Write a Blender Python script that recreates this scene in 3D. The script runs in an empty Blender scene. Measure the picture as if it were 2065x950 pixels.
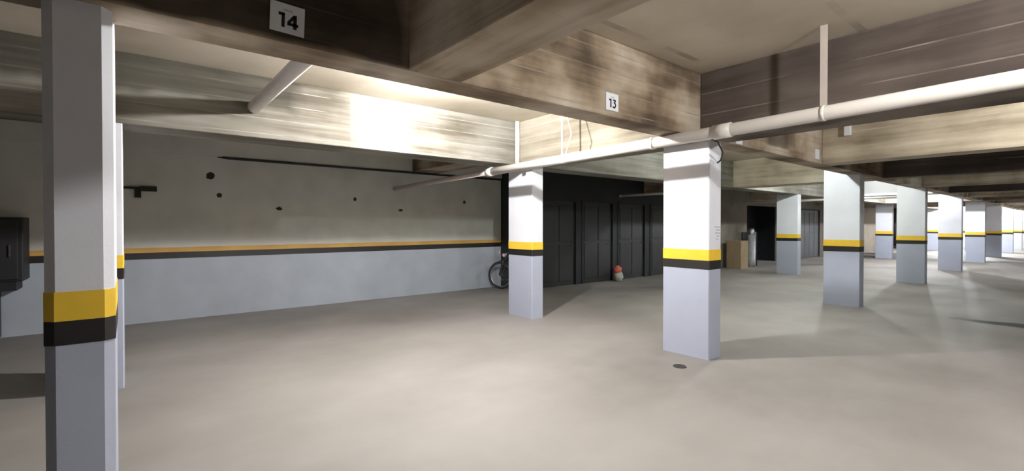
import bpy, bmesh, math, random
from mathutils import Vector, Matrix
random.seed(7)
SC = bpy.context.scene
COL = SC.collection

# ---------------------------------------------------------------- camera, world, exposure
# The rows of columns run along +y ("s"); distance to the left of the camera line is L (x = -L).
F_PX = 950.0
THETA = math.atan(1168.0 / F_PX)
cam_d = bpy.data.cameras.new('camera'); cam = bpy.data.objects.new('camera', cam_d); COL.objects.link(cam)
cam_d.sensor_width = 36.0; cam_d.lens = 36.0 * F_PX / 2065.0
PITCH = math.radians(0.6)
cam.location = (0, 0, 1.5); cam.rotation_euler = (math.pi / 2 - PITCH, 0, THETA)
cam_d.shift_y = -(21 - F_PX * math.tan(PITCH)) / 2065.0
cam_d.clip_start = 0.05; cam_d.clip_end = 200
SC.camera = cam
w = bpy.data.worlds.new('world'); SC.world = w; w.use_nodes = True
w.node_tree.nodes['Background'].inputs[0].default_value = (0.6, 0.7, 0.8, 1)
w.node_tree.nodes['Background'].inputs[1].default_value = 0.2
SC.view_settings.view_transform = 'Standard'; SC.view_settings.look = 'None'
SC.view_settings.gamma = 1.0; SC.view_settings.use_curve_mapping = False
SC.view_settings.exposure = 0.22

H0 = 1.5
SLAB = 3.086; BB = 2.43          # slab underside, beam underside
# lamps: (s, L, watts, colour)  bare bulbs under the slab, two of them added in place of daylight
WARM = (1.0, 0.985, 0.97); COOL = (0.93, 0.97, 1.0); GREEN = (0.92, 1.0, 0.96)
LAMPS = [
    (2.65, 4.15, 500, WARM, 'bare ceiling bulb in the bay in front of the two nearest white columns'),
    (2.90, -0.6, 250, WARM, 'bare ceiling bulb over the driving lane beside the camera'),
    (8.30, 3.30, 150, GREEN, 'bare ceiling bulb in the second parking bay'),
    (6.70, 0.0, 120, WARM, 'bare ceiling bulb over the lane past the second pipe hanger'),
    (13.4, -1.0, 60, GREEN, 'bare ceiling bulb further along the driving lane'),
    (13.3, 4.10, 200, GREEN, 'bare ceiling bulb before the third column of the front row'),
    (17.0, 4.10, 80, COOL, 'bare ceiling bulb just before the white-lit cross beam'),
    (20.2, 0.0, 50, COOL, 'bare ceiling bulb over the lane near the fifth column'),
    (19.6, 4.10, 200, COOL, 'bare ceiling bulb just past the white-lit cross beam'),
    (23.6, 4.10, 480, COOL, 'bare ceiling bulb deep in the bay between the rows'),
    (30.5, -0.5, 160, COOL, 'bare ceiling bulb near the far end of the lane'),
    (33.6, 4.10, 1100, COOL, 'bulb added in place of daylight near the far bright end of the bay'),  # added bulb, stands in for daylight on the far columns
    (40.5, 5.2, 1300, COOL, 'bulb added in place of daylight in front of the far white wall'),  # no real bulb; supplies the daylight that brightens the end wall
    (39.5, 0.0, 120, COOL, 'bare ceiling bulb at the far end of the driving lane'),
]

# ---------------------------------------------------------------- helpers
def P(s, L, z): return Vector((-L, s, z))

def new_mat(name, col=(0.5, 0.5, 0.5), rough=0.7, metal=0.0, var=0.0, scale=4.0, bump=0.0, emit=None):
    m = bpy.data.materials.new(name); m.use_nodes = True
    nt = m.node_tree; b = nt.nodes['Principled BSDF']
    b.inputs['Base Color'].default_value = (*col, 1)
    b.inputs['Roughness'].default_value = rough; b.inputs['Metallic'].default_value = metal
    if emit:
        b.inputs['Emission Color'].default_value = (*emit[0], 1); b.inputs['Emission Strength'].default_value = emit[1]
    if var or bump:
        g = nt.nodes.new('ShaderNodeNewGeometry')
        n = nt.nodes.new('ShaderNodeTexNoise'); n.inputs['Scale'].default_value = scale; n.inputs['Detail'].default_value = 6
        nt.links.new(g.outputs['Position'], n.inputs['Vector'])
        if var:
            mr = nt.nodes.new('ShaderNodeMapRange'); mr.inputs[1].default_value = 0.3; mr.inputs[2].default_value = 0.7
            mr.inputs[3].default_value = 1 - var; mr.inputs[4].default_value = 1 + var * 0.4
            nt.links.new(n.outputs['Fac'], mr.inputs[0])
            vm = nt.nodes.new('ShaderNodeVectorMath'); vm.operation = 'SCALE'; vm.inputs[0].default_value = col
            nt.links.new(mr.outputs[0], vm.inputs['Scale']); nt.links.new(vm.outputs[0], b.inputs['Base Color'])
        if bump:
            bp = nt.nodes.new('ShaderNodeBump'); bp.inputs['Strength'].default_value = bump; bp.inputs['Distance'].default_value = 0.01
            nt.links.new(n.outputs['Fac'], bp.inputs['Height']); nt.links.new(bp.outputs[0], b.inputs['Normal'])
    return m

def concrete(name, vec_scale, stops, grain=1.0, bump=0.4, seams=None, stain=0.6, stain_scale=0.9, rough=0.85):
    """raw concrete: streaks stretched along the pour direction, blotches, board seams"""
    m = bpy.data.materials.new(name); m.use_nodes = True
    nt = m.node_tree; N = nt.nodes; Lk = nt.links; b = N['Principled BSDF']; b.inputs['Roughness'].default_value = rough
    g = N.new('ShaderNodeNewGeometry')
    mp = N.new('ShaderNodeMapping'); mp.inputs['Scale'].default_value = vec_scale
    Lk.new(g.outputs['Position'], mp.inputs['Vector'])
    n1 = N.new('ShaderNodeTexNoise'); n1.inputs['Scale'].default_value = 1; n1.inputs['Detail'].default_value = 8; n1.inputs['Roughness'].default_value = 0.6
    Lk.new(mp.outputs[0], n1.inputs['Vector'])
    n2 = N.new('ShaderNodeTexNoise'); n2.inputs['Scale'].default_value = stain_scale; n2.inputs['Detail'].default_value = 5
    Lk.new(g.outputs['Position'], n2.inputs['Vector'])
    mx = N.new('ShaderNodeMix'); mx.data_type = 'FLOAT'; mx.inputs[0].default_value = stain
    Lk.new(n1.outputs['Fac'], mx.inputs[2]); Lk.new(n2.outputs['Fac'], mx.inputs[3])
    cr = N.new('ShaderNodeValToRGB'); e = cr.color_ramp.elements
    e[0].position = stops[0][0]; e[0].color = (*stops[0][1], 1); e[1].position = stops[-1][0]; e[1].color = (*stops[-1][1], 1)
    for p, c in stops[1:-1]:
        x = e.new(p); x.color = (*c, 1)
    Lk.new(mx.outputs[0], cr.inputs[0])
    out = cr.outputs[0]
    if seams:
        axis, period, lo = seams
        sp = N.new('ShaderNodeSeparateXYZ'); Lk.new(g.outputs['Position'], sp.inputs[0])
        dv = N.new('ShaderNodeMath'); dv.operation = 'DIVIDE'; dv.inputs[1].default_value = period; Lk.new(sp.outputs[axis], dv.inputs[0])
        fr = N.new('ShaderNodeMath'); fr.operation = 'FRACT'; Lk.new(dv.outputs[0], fr.inputs[0])
        lt = N.new('ShaderNodeMath'); lt.operation = 'LESS_THAN'; lt.inputs[1].default_value = 0.05; Lk.new(fr.outputs[0], lt.inputs[0])
        wn = N.new('ShaderNodeTexNoise'); wn.inputs['Scale'].default_value = 1.7; Lk.new(g.outputs['Position'], wn.inputs['Vector'])
        gt = N.new('ShaderNodeMapRange'); gt.inputs[1].default_value = 0.4; gt.inputs[2].default_value = 0.6; Lk.new(wn.outputs['Fac'], gt.inputs[0])
        ml = N.new('ShaderNodeMath'); ml.operation = 'MULTIPLY'; Lk.new(lt.outputs[0], ml.inputs[0]); Lk.new(gt.outputs[0], ml.inputs[1])
        mm = N.new('ShaderNodeMix'); mm.data_type = 'RGBA'; Lk.new(ml.outputs[0], mm.inputs[0]); Lk.new(out, mm.inputs[6])
        mm.inputs[7].default_value = (*lo, 1); out = mm.outputs[2]
    Lk.new(out, b.inputs['Base Color'])
    bp = N.new('ShaderNodeBump'); bp.inputs['Strength'].default_value = bump; bp.inputs['Distance'].default_value = 0.02
    Lk.new(n1.outputs['Fac'], bp.inputs['Height']); Lk.new(bp.outputs[0], b.inputs['Normal'])
    return m

def two_tone(name, split, low, high, rough=0.45, var=0.05, metal=0):
    """paint that changes colour at a given height above the floor"""
    m = bpy.data.materials.new(name); m.use_nodes = True
    nt = m.node_tree; N = nt.nodes; Lk = nt.links; b = N['Principled BSDF']; b.inputs['Roughness'].default_value = rough
    g = N.new('ShaderNodeNewGeometry'); sp = N.new('ShaderNodeSeparateXYZ'); Lk.new(g.outputs['Position'], sp.inputs[0])
    gt = N.new('ShaderNodeMath'); gt.operation = 'GREATER_THAN'; gt.inputs[1].default_value = split; Lk.new(sp.outputs[2], gt.inputs[0])
    mx = N.new('ShaderNodeMix'); mx.data_type = 'RGBA'; Lk.new(gt.outputs[0], mx.inputs[0])
    mx.inputs[6].default_value = (*low, 1); mx.inputs[7].default_value = (*high, 1)
    n = N.new('ShaderNodeTexNoise'); n.inputs['Scale'].default_value = 2.2; n.inputs['Detail'].default_value = 6; Lk.new(g.outputs['Position'], n.inputs['Vector'])
    mr = N.new('ShaderNodeMapRange'); mr.inputs[1].default_value = 0.3; mr.inputs[2].default_value = 0.7; mr.inputs[3].default_value = 1 - var; mr.inputs[4].default_value = 1 + var
    Lk.new(n.outputs['Fac'], mr.inputs[0])
    vm = N.new('ShaderNodeVectorMath'); vm.operation = 'SCALE'; Lk.new(mx.outputs[2], vm.inputs[0]); Lk.new(mr.outputs[0], vm.inputs['Scale'])
    Lk.new(vm.outputs[0], b.inputs['Base Color'])
    n3 = N.new('ShaderNodeTexNoise'); n3.inputs['Scale'].default_value = 60; Lk.new(g.outputs['Position'], n3.inputs['Vector'])
    bp = N.new('ShaderNodeBump'); bp.inputs['Strength'].default_value = 0.15; bp.inputs['Distance'].default_value = 0.004
    Lk.new(n3.outputs['Fac'], bp.inputs['Height']); Lk.new(bp.outputs[0], b.inputs['Normal'])
    return m

def link(name, bm, mat, parent=None, smooth=False):
    me = bpy.data.meshes.new(name); bm.normal_update(); bm.to_mesh(me); bm.free()
    me.materials.append(mat)
    if smooth:
        for p in me.polygons: p.use_smooth = True
    o = bpy.data.objects.new(name, me); COL.objects.link(o)
    if parent:
        o.parent = parent
        bpy.context.view_layer.update()
        o.matrix_parent_inverse = Matrix.Identity(4)
        o.matrix_basis = parent.matrix_world.inverted()
    return o

def add_box(bm, a, b, bevel=0.0, mtx=None):
    lo = Vector([min(a[i], b[i]) for i in range(3)]); hi = Vector([max(a[i], b[i]) for i in range(3)])
    r = bmesh.ops.create_cube(bm, size=1.0); vs = r['verts']
    for v in vs: v.co = Vector([(lo[i] + hi[i]) / 2 + v.co[i] * (hi[i] - lo[i]) for i in range(3)])
    if bevel > 0:
        es = list({e for v in vs for e in v.link_edges})
        rb = bmesh.ops.bevel(bm, geom=es, offset=bevel, segments=2, affect='EDGES', profile=0.6)
        vs = list({v for f in rb['faces'] for v in f.verts} | {v for v in vs if v.is_valid})
    if mtx is not None:
        for v in vs: v.co = mtx @ v.co
    return vs

def sbox(bm, s0, s1, L0, L1, z0, z1, bevel=0.0):
    return add_box(bm, (-L0, s0, z0), (-L1, s1, z1), bevel)

def add_tube(bm, pts, r, seg=14, closed=False, cap=True):
    pts = [Vector(p) for p in pts]; n = len(pts); rings = []
    up = None
    for i, p in enumerate(pts):
        if closed: t = (pts[(i + 1) % n] - pts[i - 1]).normalized()
        elif i == 0: t = (pts[1] - p).normalized()
        elif i == n - 1: t = (p - pts[i - 1]).normalized()
        else: t = ((pts[i + 1] - p).normalized() + (p - pts[i - 1]).normalized()).normalized()
        if up is None:
            up = Vector((0, 0, 1)) if abs(t.z) < 0.9 else Vector((1, 0, 0))
        a = (up - t * up.dot(t)).normalized(); up = a; c = t.cross(a)
        rr = r[i] if isinstance(r, (list, tuple)) else r
        rings.append([bm.verts.new(p + (a * math.cos(2 * math.pi * k / seg) + c * math.sin(2 * math.pi * k / seg)) * rr) for k in range(seg)])
    m = n if closed else n - 1
    for i in range(m):
        A, B = rings[i], rings[(i + 1) % n]
        for k in range(seg): bm.faces.new((A[k], A[(k + 1) % seg], B[(k + 1) % seg], B[k]))
    if cap and not closed:
        bm.faces.new(rings[0][::-1]); bm.faces.new(rings[-1])

def circle(c, r, ax, ay, n=40): return [c + ax * (r * math.cos(2 * math.pi * k / n)) + ay * (r * math.sin(2 * math.pi * k / n)) for k in range(n)]

def thing(name, label, cat, loc, rz=0.0, group=None):
    o = bpy.data.objects.new(name, None); COL.objects.link(o); o.location = loc; o.rotation_euler = (0, 0, rz)
    o.empty_display_size = 0.1
    o['label'] = label; o['category'] = cat
    if group: o['group'] = group
    bpy.context.view_layer.update()
    return o
def tag(o, label, cat, group=None):
    o['label'] = label; o['category'] = cat
    if group: o['group'] = group
    return o
def struct(name, bm, m, parent=None):
    o = link(name, bm, m, parent)
    if parent is None: o['kind'] = 'structure'
    return o

# ---------------------------------------------------------------- materials
BROWN = [(0.37, (0.085, 0.06, 0.038)), (0.44, (0.19, 0.14, 0.09)), (0.50, (0.34, 0.27, 0.19)), (0.56, (0.45, 0.385, 0.30)), (0.64, (0.60, 0.53, 0.44))]
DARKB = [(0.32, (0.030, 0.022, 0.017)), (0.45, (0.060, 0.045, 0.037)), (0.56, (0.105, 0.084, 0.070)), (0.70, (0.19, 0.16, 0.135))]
OCHRE = [(0.37, (0.20, 0.15, 0.10)), (0.46, (0.42, 0.36, 0.26)), (0.55, (0.62, 0.55, 0.42)), (0.64, (0.76, 0.71, 0.58))]
PALE = [(0.36, (0.085, 0.075, 0.055)), (0.45, (0.165, 0.152, 0.125)), (0.54, (0.235, 0.225, 0.195)), (0.65, (0.33, 0.32, 0.29))]
M_beam_s = concrete('beam_concrete_long', (5, 0.45, 7), BROWN, seams=(2, 0.165, (0.30, 0.26, 0.21)), stain=0.72, stain_scale=1.1)
M_beam_x = concrete('beam_concrete_cross', (0.45, 5, 7), BROWN, seams=(2, 0.165, (0.30, 0.26, 0.21)), stain=0.65, stain_scale=1.0)
M_beam_dark = concrete('beam_concrete_dark', (0.4, 5, 6), DARKB, seams=(2, 0.22, (0.20, 0.17, 0.14)), stain=0.6, stain_scale=0.8)  # dark lane beams; shade of the unlit one is put into this colour
M_beam_ochre = concrete('beam_concrete_ochre', (0.4, 5, 6), OCHRE, seams=(2, 0.22, (0.5, 0.45, 0.37)), stain=0.6, stain_scale=0.8)  # lighter copy; brightness of the lit cross beams put into its colour
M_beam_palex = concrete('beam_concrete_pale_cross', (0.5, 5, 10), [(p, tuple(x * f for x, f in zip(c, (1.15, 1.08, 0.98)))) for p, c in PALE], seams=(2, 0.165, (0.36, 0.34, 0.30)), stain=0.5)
M_beam_pale = concrete('beam_concrete_pale', (5, 0.5, 12), PALE, seams=(2, 0.165, (0.36, 0.35, 0.32)), stain=0.5)
M_slab = concrete('slab_concrete', (0.8, 0.8, 1), [(0.34, (0.44, 0.385, 0.30)), (0.5, (0.57, 0.51, 0.415)), (0.66, (0.66, 0.605, 0.50))], bump=0.15, seams=(0, 1.22, (0.38, 0.34, 0.28)))

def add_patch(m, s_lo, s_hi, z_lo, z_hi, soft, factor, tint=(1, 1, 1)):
    """an older pour / darker area with its own ragged outline"""
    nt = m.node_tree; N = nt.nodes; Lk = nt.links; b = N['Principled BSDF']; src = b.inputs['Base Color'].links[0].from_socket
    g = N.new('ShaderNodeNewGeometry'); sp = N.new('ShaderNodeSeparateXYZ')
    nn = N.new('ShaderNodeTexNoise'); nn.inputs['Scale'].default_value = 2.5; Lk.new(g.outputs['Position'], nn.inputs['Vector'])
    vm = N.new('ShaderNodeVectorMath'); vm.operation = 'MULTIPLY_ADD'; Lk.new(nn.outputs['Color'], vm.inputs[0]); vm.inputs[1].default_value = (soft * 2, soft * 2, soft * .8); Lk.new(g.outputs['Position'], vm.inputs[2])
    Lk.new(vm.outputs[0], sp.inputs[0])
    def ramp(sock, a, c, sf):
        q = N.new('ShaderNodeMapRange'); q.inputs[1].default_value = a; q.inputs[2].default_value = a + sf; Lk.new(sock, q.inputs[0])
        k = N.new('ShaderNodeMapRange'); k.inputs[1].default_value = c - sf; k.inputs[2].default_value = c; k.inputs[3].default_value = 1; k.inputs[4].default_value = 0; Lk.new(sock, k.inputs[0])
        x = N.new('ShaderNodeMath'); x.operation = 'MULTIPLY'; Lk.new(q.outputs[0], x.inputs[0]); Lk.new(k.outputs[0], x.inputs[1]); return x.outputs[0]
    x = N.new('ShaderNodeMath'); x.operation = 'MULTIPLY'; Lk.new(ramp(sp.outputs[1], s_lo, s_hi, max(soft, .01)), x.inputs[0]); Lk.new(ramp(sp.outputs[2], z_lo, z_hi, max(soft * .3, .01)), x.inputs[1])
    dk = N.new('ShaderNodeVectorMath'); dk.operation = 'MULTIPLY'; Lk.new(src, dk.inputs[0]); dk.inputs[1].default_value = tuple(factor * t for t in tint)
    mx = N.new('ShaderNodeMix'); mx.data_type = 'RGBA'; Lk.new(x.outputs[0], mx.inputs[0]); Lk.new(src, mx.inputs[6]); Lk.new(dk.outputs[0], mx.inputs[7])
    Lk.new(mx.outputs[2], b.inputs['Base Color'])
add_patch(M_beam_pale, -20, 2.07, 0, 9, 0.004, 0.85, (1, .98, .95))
add_patch(M_beam_pale, -20, 1.9, 2.82, 9, 0.25, 0.35, (1, .98, .88))  # upper left end of the pale beam darkened
add_patch(M_beam_s, -20, 1.45, 2.47, 9, 0.10, 0.22, (1, .92, .85))  # shade behind the nearest cross beam, put into the colour
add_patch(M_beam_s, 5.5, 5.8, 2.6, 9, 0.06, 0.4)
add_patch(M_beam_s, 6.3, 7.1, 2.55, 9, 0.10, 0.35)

def floor_material():
    m = concrete('floor_concrete', (0.55, 0.35, 1), [(0.36, (0.185, 0.170, 0.160)), (0.5, (0.258, 0.240, 0.227)), (0.64, (0.325, 0.306, 0.290))], bump=0.05, stain=0.5, stain_scale=0.35, rough=0.55)
    nt = m.node_tree; N = nt.nodes; Lk = nt.links; b = N['Principled BSDF']
    src = b.inputs['Base Color'].links[0].from_socket
    # a dark streak across the lane, with an irregular edge
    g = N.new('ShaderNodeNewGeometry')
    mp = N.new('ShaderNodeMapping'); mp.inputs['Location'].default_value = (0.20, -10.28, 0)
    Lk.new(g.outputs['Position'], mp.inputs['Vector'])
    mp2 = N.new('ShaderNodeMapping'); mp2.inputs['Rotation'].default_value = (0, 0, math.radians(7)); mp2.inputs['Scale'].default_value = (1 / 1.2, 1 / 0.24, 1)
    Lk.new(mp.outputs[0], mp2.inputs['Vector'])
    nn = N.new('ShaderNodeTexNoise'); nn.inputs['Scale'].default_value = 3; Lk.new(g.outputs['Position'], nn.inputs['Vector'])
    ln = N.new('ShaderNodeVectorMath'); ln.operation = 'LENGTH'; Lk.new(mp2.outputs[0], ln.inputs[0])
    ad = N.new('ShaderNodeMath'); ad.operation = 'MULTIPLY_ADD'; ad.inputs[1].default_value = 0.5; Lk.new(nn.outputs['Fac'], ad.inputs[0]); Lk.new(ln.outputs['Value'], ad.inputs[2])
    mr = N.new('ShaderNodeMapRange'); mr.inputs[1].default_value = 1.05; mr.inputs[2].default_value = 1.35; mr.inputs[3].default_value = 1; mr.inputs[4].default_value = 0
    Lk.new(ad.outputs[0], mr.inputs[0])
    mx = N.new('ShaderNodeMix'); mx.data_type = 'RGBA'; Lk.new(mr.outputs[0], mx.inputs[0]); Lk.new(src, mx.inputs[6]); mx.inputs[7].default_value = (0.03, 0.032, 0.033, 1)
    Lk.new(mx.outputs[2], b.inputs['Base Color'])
    # scuffs vary the gloss
    sc = N.new('ShaderNodeTexNoise'); sc.inputs['Scale'].default_value = 1.3; sc.inputs['Detail'].default_value = 5; Lk.new(g.outputs['Position'], sc.inputs['Vector'])
    r2 = N.new('ShaderNodeMapRange'); r2.inputs[3].default_value = 0.55; r2.inputs[4].default_value = 0.85; Lk.new(sc.outputs['Fac'], r2.inputs[0]); Lk.new(r2.outputs[0], b.inputs['Roughness'])
    return m
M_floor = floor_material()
M_wall = two_tone('wall_paint', 1.10, (0.36, 0.395, 0.45), (0.62, 0.62, 0.575), rough=0.7, var=0.08)
M_col = two_tone('column_paint', 1.06, (0.40, 0.43, 0.53), (0.76, 0.77, 0.83), rough=0.5, var=0.04)
M_endwall = two_tone('end_wall_paint', 1.06, (0.55, 0.52, 0.54), (0.82, 0.82, 0.83), rough=0.6)
M_white_paint = new_mat('white_beam_paint', (0.5, 0.5, 0.5), 0.7, var=0.1, scale=2)
M_beige = new_mat('beige_render', (0.24, 0.21, 0.175), 0.85, var=0.2, scale=2, bump=0.2)
M_yellow = new_mat('yellow_paint', (0.86, 0.56, 0.045), 0.45, var=0.06, scale=8)
M_ochre = new_mat('ochre_paint', (0.62, 0.36, 0.09), 0.6, var=0.15, scale=3)
M_black = new_mat('black_paint', (0.012, 0.010, 0.010), 0.5, var=0.3, scale=10)
M_pvc = new_mat('white_pvc', (0.72, 0.68, 0.63), 0.4, var=0.08, scale=3)
M_pvc_dull = new_mat('dull_pvc', (0.52, 0.46, 0.42), 0.55, var=0.15, scale=4)
M_char = new_mat('charcoal_sheet', (0.014, 0.015, 0.018), 0.6, var=0.35, scale=1.5)
M_char2 = new_mat('charcoal_door_paint', (0.026, 0.026, 0.029), 0.5, var=0.3, scale=1.2)
M_greydoor = new_mat('grey_door_paint', (0.13, 0.135, 0.155), 0.5, var=0.15, scale=1.5)
M_steel = new_mat('galvanised_steel', (0.55, 0.55, 0.55), 0.4, 0.8)
M_white = new_mat('white_plastic', (0.82, 0.84, 0.88), 0.4)
M_faint = new_mat('faint_grey_print', (0.55, 0.56, 0.60), 0.6)
M_ink = new_mat('black_ink', (0.012, 0.012, 0.02), 0.5)
M_rubber = new_mat('tyre_rubber', (0.02, 0.02, 0.022), 0.7)
M_chrome = new_mat('chrome', (0.7, 0.7, 0.72), 0.2, 1.0)
M_frame = new_mat('black_frame_paint', (0.03, 0.03, 0.035), 0.3)
M_pink = new_mat('pink_rubber', (0.80, 0.55, 0.56), 0.5)
M_card = new_mat('cardboard', (0.34, 0.25, 0.15), 0.85, var=0.12, scale=5)
M_red = new_mat('red_plastic', (0.62, 0.13, 0.09), 0.5)
M_bagw = new_mat('pale_plastic', (0.5, 0.52, 0.45), 0.5, var=0.2, scale=12)
M_iron = new_mat('cast_iron', (0.09, 0.085, 0.08), 0.6, 0.5, var=0.3, scale=20)
M_navy = new_mat('navy_metal', (0.02, 0.028, 0.045), 0.5, var=0.2, scale=3)
M_hole = new_mat('damp_hole', (0.03, 0.03, 0.022), 0.9)
M_cable = new_mat('black_cable', (0.02, 0.02, 0.02), 0.5)
M_redpipe = new_mat('dark_red_pipe', (0.20, 0.03, 0.03), 0.5)

# ---------------------------------------------------------------- room shell
S0, S1 = -7.0, 44.0; LW = 9.14; LR = -5.5; PL = 8.2; PS = 7.2
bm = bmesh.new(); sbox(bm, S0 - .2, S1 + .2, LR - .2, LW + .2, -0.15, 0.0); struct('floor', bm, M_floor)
bm = bmesh.new(); sbox(bm, S0 - .2, S1 + .2, LR - .2, LW + .2, SLAB, SLAB + 0.2); struct('ceiling', bm, M_slab)
bm = bmesh.new(); sbox(bm, S0, S1, LW, LW + .2, 0, SLAB); struct('wall_left', bm, M_wall)
bm = bmesh.new(); sbox(bm, S0, S1, LR, LR - .2, 0, SLAB); struct('wall_right', bm, M_wall)
bm = bmesh.new(); sbox(bm, S0 - .2, S0, LR - .2, LW + .2, 0, SLAB); struct('wall_back', bm, M_wall)
bm = bmesh.new(); sbox(bm, S1, S1 + .2, LR - .2, LW + .2, 0, SLAB); struct('wall_end', bm, M_endwall)

# painted warning stripes on the left wall and the far wall
def stripes_wall(L, s0, s1, zy0, zy1, zb0, name_parent):
    bm = bmesh.new(); sbox(bm, s0, s1, L - .004, L, zy0, zy1); a = struct('trim_1', bm, M_ochre)
    bm = bmesh.new(); sbox(bm, s0, s1, L - .004, L, zb0, zy0); b = struct('trim_2', bm, M_black)
stripes_wall(LW, S0, PS - .05, 1.075, 1.15, 0.975, None)
bm = bmesh.new(); sbox(bm, S1 - .004, S1, LR, PL, 1.09, 1.20); struct('trim_3', bm, M_ochre)
bm = bmesh.new(); sbox(bm, S1 - .004, S1, LR, PL, 0.97, 1.09); struct('trim_4', bm, M_black)

# storage partition along the back of the bays (front plane L = PL)
def part_wall(name, s0, s1, m, openings=()):
    bm = bmesh.new(); cur = s0
    for a, b_, zt in openings:
        sbox(bm, cur, a, PL, PL + .12, 0, SLAB); sbox(bm, a, b_, PL, PL + .12, zt, SLAB); cur = b_
    sbox(bm, cur, s1, PL, PL + .12, 0, SLAB)
    return struct(name, bm, m)
DOORS_A = [(7.55, 8.75), (9.0, 10.2), (10.45, 11.65), (11.95, 13.35)]
part_wall('wall_storage', PS, 15.4, M_char, [(a, b, 2.1) for a, b in DOORS_A])
bm = bmesh.new(); sbox(bm, PS - .12, PS, PL, LW, 0, SLAB); struct('wall_storage_side', bm, M_char)
part_wall('wall_recess', 15.4, 35.0, M_beige, [(18.1, 20.9, 2.25), (22.6, 25.6, 2.2)])
bm = bmesh.new(); sbox(bm, 17.9, 21.1, PL + .9, PL + .94, 0, SLAB); sbox(bm, 17.9, 18.0, PL + .12, PL + .9, 0, SLAB); sbox(bm, 21.0, 21.1, PL + .12, PL + .9, 0, SLAB)
struct('wall_recess_inner', bm, M_char)
bm = bmesh.new(); sbox(bm, 35.0, 35.12, PL, LW, 0, SLAB); struct('wall_recess_side', bm, M_char)

def door(n, s0, s1, zt, m, mullion=False):
    bm = bmesh.new(); d = 0.05
    sbox(bm, s0 + .02, s1 - .02, PL + .03, PL + .03 + d, 0.01, zt - .01, 0.004)
    k = max(1, round((s1 - s0) / 0.65))
    for i in range(k):                       # raised sheet panels
        a = s0 + .06 + (s1 - s0 - .12) * i / k + .03; b_ = s0 + .06 + (s1 - s0 - .12) * (i + 1) / k - .03
        sbox(bm, a, b_, PL + .018, PL + .031, 0.12, 1.02, 0.005); sbox(bm, a, b_, PL + .018, PL + .031, 1.10, zt - .12, 0.005)
    o = struct('door_%d' % n, bm, m)
    bm = bmesh.new()
    sbox(bm, s0 - .04, s0 + .02, PL - .015, PL + .02, 0, zt + .04); sbox(bm, s1 - .02, s1 + .04, PL - .015, PL + .02, 0, zt + .04); sbox(bm, s0, s1, PL - .015, PL + .02, zt - .02, zt + .04)
    link('door_frame', bm, M_char, o)
    bm = bmesh.new(); add_tube(bm, [P(s1 - .12, PL + .02, 1.0), P(s1 - .12, PL - .03, 1.0), P(s1 - .24, PL - .03, 1.0)], .01, 8)
    link('door_handle', bm, M_iron, o)
for i, (a, b_) in enumerate(DOORS_A): door(i + 1, a, b_, 2.1, M_char2)
door(5, 22.6, 25.6, 2.2, M_greydoor)

# ---------------------------------------------------------------- beams
def beam(name, s0, s1, L0, L1, z0, m, label, z1=SLAB, bev=0.012):
    bm = bmesh.new(); sbox(bm, s0, s1, L0, L1, z0, z1 - 0.001, bev)
    return tag(link(name, bm, m), label, 'beam')
beam('ceiling_beam', S0, S1, 2.60, 2.87, BB, M_beam_s, 'long brown concrete beam over the front row of columns, carrying the number plates')
beam('ceiling_beam', S0, S1, 5.60, 6.05, BB, M_beam_pale, 'long pale concrete beam over the second row of columns, brightly lit at its middle')
beam('perimeter_beam', S0, PS - .13, LW - .07, LW, 2.63, M_wall, 'shallow painted beam along the top of the left wall')
cross = [(-2.1, 'behind the camera'), (1.31, 'nearest the camera, meeting the long beam between plates 14 and 13'), (4.66, 'directly over the nearest front-row column, with the white pipe along its foot'),
         (8.2, 'second beyond the white pipe, yellowish and brightly lit'), (11.6, 'third beyond the pipe, in deep shade'), (15.0, 'greenish one beyond the dark one over the lane'),
         (18.4, 'sixth from the camera over the driving lane'), (21.8, 'seventh from the camera over the driving lane'), (25.2, 'eighth from the camera over the driving lane'),
         (28.6, 'ninth from the camera over the driving lane'), (32.0, 'tenth from the camera over the driving lane'), (35.4, 'eleventh from the camera over the driving lane'), (38.8, 'last one before the far end wall, over the lane')]
for s, d in cross:
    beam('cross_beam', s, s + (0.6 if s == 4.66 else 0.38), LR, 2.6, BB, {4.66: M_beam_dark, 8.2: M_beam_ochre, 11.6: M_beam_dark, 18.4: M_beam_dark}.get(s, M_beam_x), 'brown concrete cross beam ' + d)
for i, s in enumerate([4.66, 11.6, 18.4, 25.2, 32.0]):
    w_ = ['nearest one, above the bright column', 'greenish one seen right of the nearest front-row column', 'white-lit one right of the second front-row column', 'fourth from the camera', 'fifth from the camera, at the bright end'][i]
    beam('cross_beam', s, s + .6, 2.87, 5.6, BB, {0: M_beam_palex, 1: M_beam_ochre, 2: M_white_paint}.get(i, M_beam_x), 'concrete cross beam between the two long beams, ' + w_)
    beam('cross_beam', s, s + .6, 6.05, LW - .07 if s < PS else PL, 2.63 if i == 0 else BB, M_beam_x, 'short concrete cross beam from second-row beam to the back wall, ' + ['the dark stub on the left wall', 'over the charcoal store', 'over the recess', 'over the grey door', 'near the end of the store wall'][i])

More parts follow.
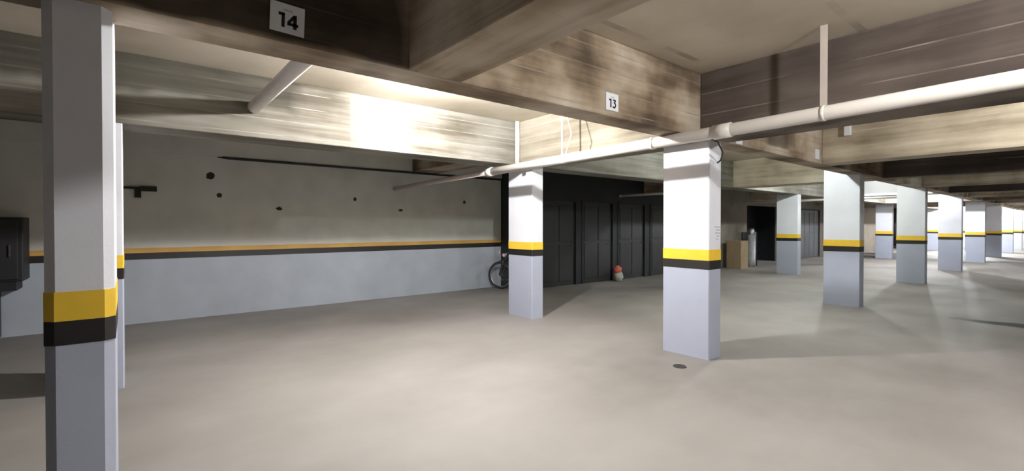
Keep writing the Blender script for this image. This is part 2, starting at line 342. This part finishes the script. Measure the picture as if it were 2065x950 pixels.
# ---------------------------------------------------------------- columns
def column(s0, u, L0, w_, label, chamfer=0.008, notch=False):
    loc = P(s0 + u / 2, L0 + w_ / 2, 0)
    bm = bmesh.new(); top = SLAB - .002
    hx, hy = w_ / 2, u / 2; c = chamfer
    prof = [(-hx + c, -hy), (hx - c, -hy), (hx, -hy + c), (hx, hy - c), (hx - c, hy), (-hx + c, hy), (-hx, hy - c), (-hx, -hy + c)]
    def ring(g, z): return [bm.verts.new((x + math.copysign(g, x), y + math.copysign(g, y), z)) for x, y in prof]
    rs = [ring(0, 0.0), ring(0, 1.05), ring(0, top)]
    for A, B in zip(rs, rs[1:]):
        for k in range(8): bm.faces.new((A[k], A[(k + 1) % 8], B[(k + 1) % 8], B[k]))
    bm.faces.new(rs[0][::-1]); bm.faces.new(rs[-1])
    o = link('column', bm, M_col); o.location = loc
    tag(o, label, 'column', 'striped columns')
    for nm, z0, z1, m in (('yellow_stripe', 1.105, 1.225, M_yellow), ('black_stripe', 1.012, 1.105, M_black)):
        bm = bmesh.new(); A = ([bm.verts.new((x + math.copysign(.003, x), y + math.copysign(.003, y), z0 - (0.008 * math.sin(x * 9 + s0) if nm[0] == 'b' else 0))) for x, y in prof]); B = [bm.verts.new((x + math.copysign(.003, x), y + math.copysign(.003, y), z1)) for x, y in prof]
        for k in range(8): bm.faces.new((A[k], A[(k + 1) % 8], B[(k + 1) % 8], B[k]))
        bm.faces.new(A[::-1]); bm.faces.new(B)
        me = bpy.data.meshes.new(nm); bm.to_mesh(me); bm.free(); me.materials.append(m)
        ch = bpy.data.objects.new(nm, me); COL.objects.link(ch); ch.parent = o
    return o
R1 = 2.66; R2 = 5.606
colA = column(-0.27, .22, R1, .58, 'nearest white column at the left of the view, cut off by the bottom of the picture', .035)
column(-0.28, .24, R2, .60, 'column seen as a thin white strip just behind the nearest left column')
colD = column(4.97, .26, R1, .58, 'large bright white column just right of centre, under the white pipe')
column(4.97, .24, R2, .60, 'bright white column with the bicycle behind it')
column(10.33, .26, R1, .58, 'pale blue column right of the large centre column, second of the front row')
column(15.70, .26, R1, .58, 'pale green column, third of the front row to the right of centre')
column(21.05, .26, R1, .58, 'fourth front-row column right of centre, lilac above and grey-green below')
column(26.40, .26, R1, .58, 'fifth front-row column, lilac, partly overlapping the greyer one')
column(31.75, .26, R1, .58, 'sixth front-row column, greyish, just right of the lilac one')
column(37.10, .26, R1, .58, 'seventh front-row column, small and bright near the right edge')
column(42.3, .26, R1, .58, 'farthest front-row column, at the right edge by the far wall')
column(10.33, .26, R2, .60, 'second-row column hidden behind the large centre column')
column(15.70, .26, R2, .60, 'pale green second-row column in front of the dark recess and grey door')
column(21.05, .26, R2, .60, 'second-row column hidden behind the pale blue column')
column(26.40, .26, R2, .60, 'small pale second-row column left of the third front-row column')
column(31.75, .26, R2, .60, 'second-row column almost hidden behind the third front-row column')
column(37.10, .26, R2, .60, 'farthest second-row column, beside the fourth front-row column')

# faded lines of a notice stuck on the lane side of the big column
bm = bmesh.new()
for k, (a, b_) in enumerate([(0.0, 1.0), (0.3, 0.9), (0.05, 1.0), (0.35, 0.8), (0.3, 0.6)]):
    z = 1.475 - k * .034
    sbox(bm, 5.09 + a * .12, 5.09 + b_ * .12, R1 - .0025, R1 + .001, z, z + .007)
link('faded_notice_lines', bm, new_mat('grey_print', (0.22, 0.22, 0.26), 0.7), colD)['label'] = 'faded grey printed lines'

# ---------------------------------------------------------------- number plates
def plate(sc_, zc, digits, label, tilt=0.0, blank=False):
    root = thing('number_plate', label, 'sign', P(sc_, 2.60, zc), math.radians(0), 'parking number plates')
    root.rotation_euler = (0, 0, math.pi / 2)     # local x runs along the row, -y faces the lane
    root.rotation_euler = (math.radians(0), 0, math.pi / 2)
    bpy.context.view_layer.update()
    def lk(nm, bm, m):
        me = bpy.data.meshes.new(nm); bm.to_mesh(me); bm.free(); me.materials.append(m)
        o = bpy.data.objects.new(nm, me); COL.objects.link(o); o.parent = root; o.rotation_euler = (0, tilt, 0); return o
    bm = bmesh.new(); add_box(bm, (-.082, -.008, -.074), (.082, 0, .074), .002); lk('panel', bm, M_white)
    bm = bmesh.new()
    xs = -.02
    for wd in (.010, .012, .010, .014): add_box(bm, (xs, -.0088, .034), (xs + wd - .002, -.0078, .046)); xs += wd
    lk('small_print', bm, M_faint)
    if digits:
        for i, ch in enumerate(digits):
            bm = bmesh.new(); cx = (-.027, .025)[i]; cz = -.012; h = .036
            def bar(p, q, t=.0075):
                p = Vector((p[0], 0, p[1])); q = Vector((q[0], 0, q[1])); d = (q - p).normalized(); n_ = Vector((-d.z, 0, d.x)) * t
                vs = [p - n_, q - n_, q + n_, p + n_]
                A = [bm.verts.new(v + Vector((cx, -.0092, cz))) for v in vs]; B = [bm.verts.new(v + Vector((cx, -.0078, cz))) for v in vs]
                bm.faces.new(A); bm.faces.new(B[::-1])
                for k in range(4): bm.faces.new((A[k], B[k], B[(k + 1) % 4], A[(k + 1) % 4]))
            if ch == '1':
                bar((.006, -h), (.006, h)); bar((-.016, h - .007), (.012, h - .007))
            elif ch == '4':
                bar((.010, -h), (.010, h), .0085); bar((.008, h - .004), (-.022, -.010), .007); bar((-.026, -.014), (.026, -.014))
            elif ch == '3':
                bar((-.018, h - .006), (.020, h - .006), .006); bar((.017, h - .008), (-.002, .006), .006)
                pts = [Vector((-.004 + .021 * math.cos(a), -.012 + .021 * math.sin(a))) for a in [math.radians(t) for t in range(100, -146, -20)]]
                for p, q in zip(pts, pts[1:]):
                    d = (q - p) * .15; bar(p - d, q + d, .006)
            lk('digit', bm, M_ink)
    return root
plate(0.635, H0 + 1.052, '14', 'white plate reading 14 on the dark beam at top left', math.radians(2))
plate(3.215, H0 + 1.052, '13', 'white plate reading 13 on the beam left of the big centre column')
plate(5.52, H0 + 1.015, '', 'white plate half hidden under the pipe, right of the big centre column')
plate(8.0, H0 + 1.06, '', 'small white plate on the beam above the pale blue column')

# ---------------------------------------------------------------- pipes
SP = 4.29
def pz(L): return H0 + 0.862 + 0.0172 * (2.87 - L)
root = thing('drain_pipe', 'long white pipe sloping under the beams across the whole hall to the left wall', 'pipe', P(SP, 2.2, pz(2.2)))
bm = bmesh.new(); add_tube(bm, [P(SP, LR, pz(LR)), P(SP, 2.2, pz(2.2)), P(SP, 5.84, pz(5.84))], .058, 24); link('pipe_run', bm, M_pvc, root, True)
bm = bmesh.new(); add_tube(bm, [P(SP, 5.84, pz(5.84)), P(SP, LW, pz(LW))], .042, 20); link('pipe_tail', bm, M_pvc_dull, root, True)['label'] = 'thinner browner end of the pipe'  # browner tail: dimness past the second beam is put into its colour
def ringp(L, r, hw, nm='coupling', mat=None):
    bm = bmesh.new(); add_tube(bm, [P(SP, L - hw, pz(L - hw)), P(SP, L + hw, pz(L + hw))], r, 24); return link(nm, bm, mat or M_pvc, root, True)
ringp(2.17, .068, .085); ringp(5.80, .066, .06); ringp(1.35, .062, .014, 'pipe_clamp'); ringp(4.24, .063, .012, 'pipe_clamp'); ringp(2.92, .064, .02)
bm = bmesh.new(); sbox(bm, SP - .004, SP + .004, 1.325, 1.375, pz(1.35) + .05, SLAB)
link('hanger_strap', bm, M_pvc_dull, root)
bm = bmesh.new(); add_tube(bm, [P(SP - .0, 4.26, pz(4.24) + .05), P(SP, 4.27, SLAB)], .012, 8); link('hanger_rod', bm, M_pvc, root)
bm = bmesh.new(); add_tube(bm, [P(SP, 4.20, pz(4.24) + .05), P(SP, 4.10, pz(4.24) + .3), P(SP, 4.25, SLAB)], .006, 8); link('hanger_wire', bm, M_pvc, root)
# open-ended pipe under the slab at left
bm = bmesh.new()
sx = 1.03; zx = H0 + 1.24
n = 24
ro, ri = .062, .052
rings = []
for L_, r in ((2.88, ro), (5.57, ro), (5.57, ri), (5.2, ri)):
    rings.append([bm.verts.new(P(sx + r * math.cos(2 * math.pi * k / n), L_, zx + r * math.sin(2 * math.pi * k / n))) for k in range(n)])
for A, B in zip(rings, rings[1:]):
    for k in range(n): bm.faces.new((A[k], A[(k + 1) % n], B[(k + 1) % n], B[k]))
bm.faces.new(rings[0]); bm.faces.new(rings[-1])
bmesh.ops.recalc_face_normals(bm, faces=bm.faces)
root2 = thing('pipe_stub', 'short open-ended white pipe jutting from behind the front beam at upper left', 'pipe', P(sx, 4.2, zx))
link('pipe_run', bm, M_pvc, root2, True)
bm = bmesh.new(); add_tube(bm, [P(sx, 3.55, zx), P(sx, 3.6, zx)], .068, 20); sbox(bm, sx - .006, sx + .006, 3.56, 3.59, zx + .05, SLAB); link('pipe_clamp', bm, M_pvc_dull, root2)
# distant cross pipes
def simple_pipe(s, La, Lb, z, r, label, m=M_pvc):
    bm = bmesh.new(); add_tube(bm, [P(s, La, z), P(s, (La + Lb) / 2, z), P(s, Lb, z)], r, 14)
    for L_ in (La + .03, Lb - .03): add_tube(bm, [P(s, L_ - .03, z), P(s, L_ + .03, z)], r * 1.25, 14)
    return tag(link('conduit_pipe', bm, m, None, True), label, 'pipe')
simple_pipe(10.5, 6.2, PL, H0 + .80, .03, 'thin pale pipe under the ceiling in the dark bay left of the centre column')
simple_pipe(17.1, 3.24, PL, H0 + .80, .035, 'thin pale pipe crossing behind the pale green second-row column')
simple_pipe(12.9, 6.6, PL, H0 + .46, .03, 'short pale pipe in front of the brown wall')
simple_pipe(43.93, 6.1, PL - .02, H0 + 1.33, .05, 'dark red pipe high on the far white wall', M_redpipe)
simple_pipe(43.90, 6.1, PL - .02, H0 + 1.02, .07, 'grey pipe under the dark red one on the far wall', M_pvc_dull)
# conduit along the left wall under its shallow beam
bm = bmesh.new(); add_tube(bm, [P(1.15, LW - .02, 2.635), P(1.3, LW - .09, 2.61), P(4, LW - .09, 2.605), P(PS - .14, LW - .09, 2.60)], .022, 10)
tag(link('wall_conduit', bm, M_cable, None, True), 'thin dark conduit running along the top of the left wall', 'conduit')
# pale downpipe on the second beam above the bicycle column
bm = bmesh.new(); add_tube(bm, [P(4.63, 5.56, 2.40), P(4.63, 5.56, SLAB)], .035, 14)
tag(link('riser_conduit', bm, M_pvc, None, True), 'short white riser in the beam corner above the column by the bicycle', 'conduit')
# trim on the white-lit beam
bm = bmesh.new(); sbox(bm, 18.36, 18.40, 2.95, 5.55, BB, BB + .07); 
tag(link('beam_edge_trim', bm, M_white), 'bright white edge strip along the foot of the distant lit beam', 'trim')
# white box on the lit beam, cable by the column, thin post
bm = bmesh.new(); sbox(bm, 8.14, 8.2, 2.22, 2.30, H0 + 1.31, H0 + 1.49, .006)
tag(link('junction_box', bm, M_white), 'small white box on the yellowish lit cross beam, below the pipe', 'junction box')
bm = bmesh.new(); add_tube(bm, [P(4.60, 2.50, BB - .02), P(4.72, 2.44, 2.36), P(4.95, 2.50, 2.28), P(5.10, 2.60, 2.22), P(5.08, 2.63, 2.19)], .009, 8)
tag(link('hanging_cable', bm, M_cable, None, True), 'short black cable dangling beside the top of the big centre column', 'cable')
bm = bmesh.new(); add_tube(bm, [P(38.7, PL - .12, 0), P(38.7, PL - .12, SLAB)], .14, 14); sbox(bm, 38.5, 38.9, PL - .3, PL + .02, 0, .15)
tag(link('downpipe', bm, M_black, None, True), 'thin black post seen just left of the third front-row column', 'post')

# ---------------------------------------------------------------- bulbs
bulb_root = None
for (s, L, wt, colr, lab) in LAMPS:
    r = thing('ceiling_bulb', lab, 'lamp', P(s, L, SLAB - .13), 0, 'bare bulbs under the slab')
    bm = bmesh.new(); add_tube(bm, [(0, 0, .13), (0, 0, .11), (0, 0, .11), (0, 0, .05)], [.055, .055, .028, .022], 16)
    me = bpy.data.meshes.new('lamp_holder'); bm.to_mesh(me); bm.free(); me.materials.append(M_white)
    h = bpy.data.objects.new('lamp_holder', me); COL.objects.link(h); h.parent = r
    bm = bmesh.new(); bmesh.ops.create_uvsphere(bm, u_segments=14, v_segments=10, radius=.055)
    me = bpy.data.meshes.new('bulb'); bm.to_mesh(me); bm.free()
    me.materials.append(new_mat('bulb_glow', (.9, .9, .9), .3, emit=(colr, wt / (math.pi * .038))))
    b_ = bpy.data.objects.new('bulb', me); COL.objects.link(b_); b_.parent = r

# ---------------------------------------------------------------- left wall marks
def hole(s, z, r, label, sy=1.0):
    bm = bmesh.new(); c = P(s, LW - .004, z); n = 14
    ring_o = [bm.verts.new(c + Vector((0, r * random.uniform(.75, 1.2) * math.cos(2 * math.pi * k / n), r * sy * random.uniform(.8, 1.2) * math.sin(2 * math.pi * k / n)))) for k in range(n)]
    ring_b = [bm.verts.new(v.co + Vector((-.006, 0, 0))) for v in ring_o]
    ctr = bm.verts.new(c + Vector((.004, 0, 0)))
    for k in range(n):
        bm.faces.new((ring_o[k], ring_o[(k + 1) % n], ctr)); bm.faces.new((ring_b[k], ring_b[(k + 1) % n], ring_o[(k + 1) % n], ring_o[k]))
    bmesh.ops.recalc_face_normals(bm, faces=bm.faces)
    return tag(link('wall_plug', bm, M_hole), label, 'plug')
def on_wall(x, y):
    a = THETA + math.atan((x - 1032.5) / F_PX) - THETA
    k = (x - 1032.5) / F_PX
    # X/Z = k, L = -X cos + Z sin = LW
    Z = LW / (math.sin(THETA) - k * math.cos(THETA)); X = k * Z
    return X * math.sin(THETA) + Z * math.cos(THETA), H0 + (454 - y) * Z / F_PX
for x, y, r, sy, lab in [(425, 355, .065, 1, 'largest dark round plug on the left wall, below the start of the conduit'), (443, 394, .042, 1, 'small dark plug just below the largest one on the left wall'),
                    (716, 402, .035, 1, 'small dark plug at the middle of the left wall'), (563, 421, .05, .6, 'flat oval plug on the left wall between the large plug and the middle one'),
                    (936, 408, .035, 1, 'faint plug at the right end of the left wall'), (808, 424, .05, .5, 'flat faint plug on the left wall above the stripe')]:
    s_, z_ = on_wall(x, y); hole(s_, z_, r, lab, sy)
s_, z_ = on_wall(292, 382)
bm = bmesh.new(); sbox(bm, s_ - .30, s_ - .02, LW - .03, LW, z_ + .0, z_ + .035, .004); sbox(bm, s_ - .06, s_ + .15, LW - .07, LW, z_ - .03, z_ + .045, .008); sbox(bm, s_ - .12, s_ - .04, LW - .03, LW, z_ - .13, z_ + .0, .004)
tag(link('wall_bracket', bm, M_hole), 'dark bracket fixed on the left wall beside the thin column strip', 'bracket')

# ---------------------------------------------------------------- cabinet at far left
root = thing('storage_cabinet', 'dark cabinet standing against the left wall at the left edge of the view', 'cabinet', P(-1.9, LW - .3, 0))
bm = bmesh.new(); sbox(bm, -3.0, -1.05, LW - .5, LW - .02, 0.78, 1.60, .015); sbox(bm, -3.0, -1.12, LW - .48, LW - .03, .66, .78); link('upper_case', bm, M_char, root)
bm = bmesh.new(); sbox(bm, -3.0, -1.32, LW - .52, LW - .02, 0.02, .66, .015); link('lower_case', bm, M_navy, root)['label'] = 'navy lower case'
for a, b_ in ((-2.95, -2.03), (-2.0, -1.10)):
    bm = bmesh.new(); sbox(bm, a, b_, LW - .52, LW - .50, .81, 1.57, .006); d = link('door', bm, M_char2, root)
    bm = bmesh.new(); sbox(bm, b_ - .08, b_ - .06, LW - .545, LW - .52, 1.1, 1.25, .004); link('handle', bm, M_iron, d)

# ---------------------------------------------------------------- floor drain
s_, L_ = 4.52, 2.74
root = thing('floor_drain', 'small round metal drain in the floor in front of the big centre column', 'drain', P(s_, L_, 0))
bm = bmesh.new(); add_tube(bm, circle(Vector((0, 0, .004)), .062, Vector((1, 0, 0)), Vector((0, 1, 0)), 32), .006, 8, closed=True)
o = link('rim', bm, M_iron, root); o.matrix_basis = Matrix.Identity(4)
bm = bmesh.new()
bmesh.ops.create_cone(bm, cap_ends=True, segments=32, radius1=.06, radius2=.06, depth=.003, matrix=Matrix.Translation((0, 0, .002)))
for k in range(-4, 5):
    hw = math.sqrt(max(0, .056 ** 2 - (k * .012) ** 2)); add_box(bm, (-hw, k * .012 - .003, .003), (hw, k * .012 + .003, .007))
o = link('grate', bm, M_iron, root); o.matrix_basis = Matrix.Identity(4)

# ---------------------------------------------------------------- bicycle (mostly behind the second-row column)
def bicycle():
    # local x = forward, z = up; origin at floor under the front wheel hub
    R = .325; WB = 1.02
    d = Vector((-.776 * -.80 + 0, 0, 0))
    # rear direction in (s, L): away from the wall, slightly along the row
    rear = Vector((1.0, 0.0, 0)).normalized()           # +x is towards the lane (L decreasing)
    fwd = -rear; ang = math.atan2(fwd.y, fwd.x)
    root = thing('bicycle', 'black bicycle parked at the end of the left wall, half behind a white column', 'bicycle', P(6.78, 8.75, 0), ang)
    bpy.context.view_layer.update()
    def lk(nm, bm, m, par=root, smooth=True):
        me = bpy.data.meshes.new(nm); bm.to_mesh(me); bm.free(); me.materials.append(m)
        if smooth:
            for p in me.polygons: p.use_smooth = True
        o = bpy.data.objects.new(nm, me); COL.objects.link(o); o.parent = par; return o
    def wheel(cx, steer):
        ax = Vector((math.cos(steer), math.sin(steer), 0)); az = Vector((0, 0, 1)); nrm = Vector((-math.sin(steer), math.cos(steer), 0)); c = Vector((cx, 0, R))
        bm = bmesh.new(); add_tube(bm, circle(c, R - .026, ax, az, 48), .026, 10, closed=True); w_ = lk('wheel', bm, M_rubber)
        bm = bmesh.new(); add_tube(bm, circle(c, R - .058, ax, az, 48), .010, 8, closed=True); lk('rim', bm, M_chrome, w_)
        bm = bmesh.new()
        for k in range(28):
            a = 2 * math.pi * k / 28; add_tube(bm, [c + nrm * (.03 * (-1) ** k), c + ax * ((R - .06) * math.cos(a)) + az * ((R - .06) * math.sin(a))], .0016, 4)
        lk('spokes', bm, M_chrome, w_)
        bm = bmesh.new(); add_tube(bm, [c - nrm * .05, c + nrm * .05], .02, 12); add_tube(bm, [c - nrm * .03, c - nrm * .026], .05, 20); lk('hub', bm, M_frame, w_)
        bm = bmesh.new(); c2 = c + az * .0
        pts = [c2 + ax * ((R + .02) * math.cos(a)) + az * ((R + .02) * math.sin(a)) for a in [math.radians(t) for t in range(50, 175, 10)]]
        if cx == 0: pts = [c2 + ax * (-(R + .02) * math.cos(a)) + az * ((R + .02) * math.sin(a)) for a in [math.radians(t) for t in range(15, 100, 8)]]
        add_tube(bm, pts, .012, 8); lk('fender', bm, M_frame)
    wheel(0, math.radians(28)); wheel(-WB, 0)
    bb = Vector((-.58, 0, .29)); seat = Vector((-.73, 0, .72)); hd = Vector((-.19, 0, .77)); hl = Vector((-.16, 0, .68)); rear_h = Vector((-WB, 0, R)); fh = Vector((0, 0, R))
    bm = bmesh.new()
    add_tube(bm, [seat, hd], .016, 10); add_tube(bm, [bb, hl], .019, 10); add_tube(bm, [bb, seat], .016, 10); add_tube(bm, [hl, hd], .022, 10)
    for sy in (-.045, .045):
        o_ = Vector((0, sy, 0)); add_tube(bm, [bb + o_ * .5, rear_h + o_], .010, 8); add_tube(bm, [seat, rear_h + o_], .008, 8)
    lk('frame', bm, M_frame)
    bm = bmesh.new()
    for sy in (-.05, .05):
        o_ = Vector((0, sy, 0)); add_tube(bm, [hl + Vector((.01, sy, -.02)), hl + Vector((.06, sy, -.12)), fh + o_], .012, 8)
    add_tube(bm, [hl + Vector((.01, -.05, -.02)), hl + Vector((.01, .05, -.02))], .013, 8)
    lk('fork', bm, M_frame)
    bm = bmesh.new(); top = Vector((-.21, 0, .85))
    add_tube(bm, [hd, top], .013, 8); add_tube(bm, [top + Vector((-.10, .28, .04)), top + Vector((0, .16, .03)), top, top + Vector((0, -.16, .03)), top + Vector((-.10, -.28, .04))], .011, 8)
    hb = lk('handlebar', bm, M_chrome)
    for sy in (-1, 1):
        bm = bmesh.new(); add_tube(bm, [top + Vector((-.09, sy * .27, .04)), top + Vector((-.17, sy * .34, .04))], .018, 10); lk('grip', bm, M_pink, hb)
    bm = bmesh.new(); bmesh.ops.create_uvsphere(bm, u_segments=12, v_segments=8, radius=.045)
    for v in bm.verts: v.co = Vector((v.co.x * .8, v.co.y, v.co.z)) + Vector((-.12, 0, .80))
    lk('front_reflector', bm, M_pink)
    bm = bmesh.new(); add_tube(bm, [seat, Vector((-.75, 0, .83))], .012, 8); lk('seat_post', bm, M_chrome)
    bm = bmesh.new(); bmesh.ops.create_uvsphere(bm, u_segments=16, v_segments=10, radius=1)
    for v in bm.verts:
        t = (v.co.x + 1) / 2; v.co = Vector((-.80 + .14 * v.co.x, v.co.y * (.085 - .055 * t), .845 + v.co.z * .03))
    lk('saddle', bm, M_rubber)
    bm = bmesh.new(); add_tube(bm, circle(bb + Vector((0, -.05, 0)), .09, Vector((1, 0, 0)), Vector((0, 0, 1)), 28), .006, 6, closed=True)
    add_tube(bm, [bb + Vector((0, -.06, 0)), bb + Vector((.12, -.07, -.12))], .009, 8); add_tube(bm, [bb + Vector((0, .06, 0)), bb + Vector((-.12, .07, .12))], .009, 8)
    cr = lk('crank', bm, M_chrome)
    for q in (Vector((.12, -.11, -.12)), Vector((-.12, .11, .12))):
        bm = bmesh.new(); add_box(bm, bb + q - Vector((.045, .04, .01)), bb + q + Vector((.045, .04, .01)), .004); lk('pedal', bm, M_rubber, cr)
bicycle()

# ---------------------------------------------------------------- clutter by the store wall
def at(x, y):
    Z = F_PX * H0 / (y - 454.0); X = (x - 1032.5) / F_PX * Z
    return X * math.sin(THETA) + Z * math.cos(THETA), -X * math.cos(THETA) + Z * math.sin(THETA), Z
# carton
s_, L_ = 16.35, 7.75
root = thing('cardboard_box', 'tall brown cardboard box by the wall right of the big centre column', 'box', P(s_, L_, 0))
bm = bmesh.new(); sbox(bm, s_ - .22, s_ + .30, L_ - .25, L_ + .25, 0, .95, .008); link('carton', bm, M_card, root)
bm = bmesh.new(); sbox(bm, s_ - .22, s_ + .30, L_ - .25, L_ + .0, .952, .962); sbox(bm, s_ - .22, s_ + .30, L_ + .006, L_ + .25, .952, .962); link('flap', bm, M_card, root)
# tall wrapped roll
s_, L_ = 17.35, 7.7
root = thing('wrapped_roll', 'tall pale wrapped roll standing beside the cardboard box', 'roll', P(s_, L_, 0))
bm = bmesh.new(); add_tube(bm, [P(s_, L_, z) for z in (0, .3, .31, .6, .61, .9, .91, 1.15)], [.14, .135, .125, .14, .128, .135, .12, .12], 18); link('wrapping', bm, new_mat('pale_wrap', (.42, .43, .44), .4, var=.3, scale=8), root, True)
bm = bmesh.new(); add_tube(bm, [P(s_, L_, 1.15), P(s_, L_, 1.18), P(s_ + .03, L_, 1.3), P(s_ + .04, L_, 1.38)], [.05, .05, .09, .05], 14); link('twisted_top', bm, M_steel, root, True)
bm = bmesh.new(); sbox(bm, 17.62, 18.0, 7.8, 8.14, 0, 1.25, .01)
root = thing('leaning_board', 'dark grey board standing between the pale roll and the black recess', 'board', P(17.8, 8.0, 0)); link('board', bm, M_greydoor, root)
bm = bmesh.new(); sbox(bm, 17.62, 17.64, 7.78, 7.8, 0, 1.25); sbox(bm, 17.98, 18.0, 7.78, 7.8, 0, 1.25); link('edge_strip', bm, M_char, root)
# bag with red top
s_, L_, Z = at(1247, 563); k_ = 7.98 / L_; s_ *= k_; L_ *= k_
root = thing('shopping_bag', 'small pale bag with a red top on the floor by the charcoal store', 'bag', P(s_, L_, 0))
bm = bmesh.new(); bmesh.ops.create_uvsphere(bm, u_segments=20, v_segments=12, radius=1)
for v in bm.verts:
    k = 1 + .12 * math.sin(v.co.x * 7 + v.co.z * 5) * math.cos(v.co.y * 6); v.co = Vector((-L_ + v.co.x * .12 * k, s_ + v.co.y * .14 * k, max(0, .13 + v.co.z * .15 * k)))
link('bag_body', bm, M_bagw, root, True)
bm = bmesh.new(); bmesh.ops.create_uvsphere(bm, u_segments=20, v_segments=12, radius=1)
for v in bm.verts:
    k = 1 + .15 * math.sin(v.co.x * 6 + 1) * math.cos(v.co.z * 7); v.co = Vector((-L_ + v.co.x * .10 * k, s_ - .03 + v.co.y * .12 * k, .30 + v.co.z * .11 * k))
link('red_content', bm, M_red, root, True)
# white canister far down the lane
s_, L_, Z = at(1944, 528)
root = thing('white_canister', 'small white canister on the floor between two far front-row columns', 'canister', P(s_, L_, 0))
bm = bmesh.new(); add_tube(bm, [P(s_, L_, z) for z in (0, .02, .42, .46, .47, .52)], [.10, .115, .115, .09, .05, .05], 18); link('body', bm, M_white, root, True)
bm = bmesh.new(); add_tube(bm, [P(s_, L_, .52), P(s_, L_, .56)], .055, 14); link('cap', bm, M_white, root, True)
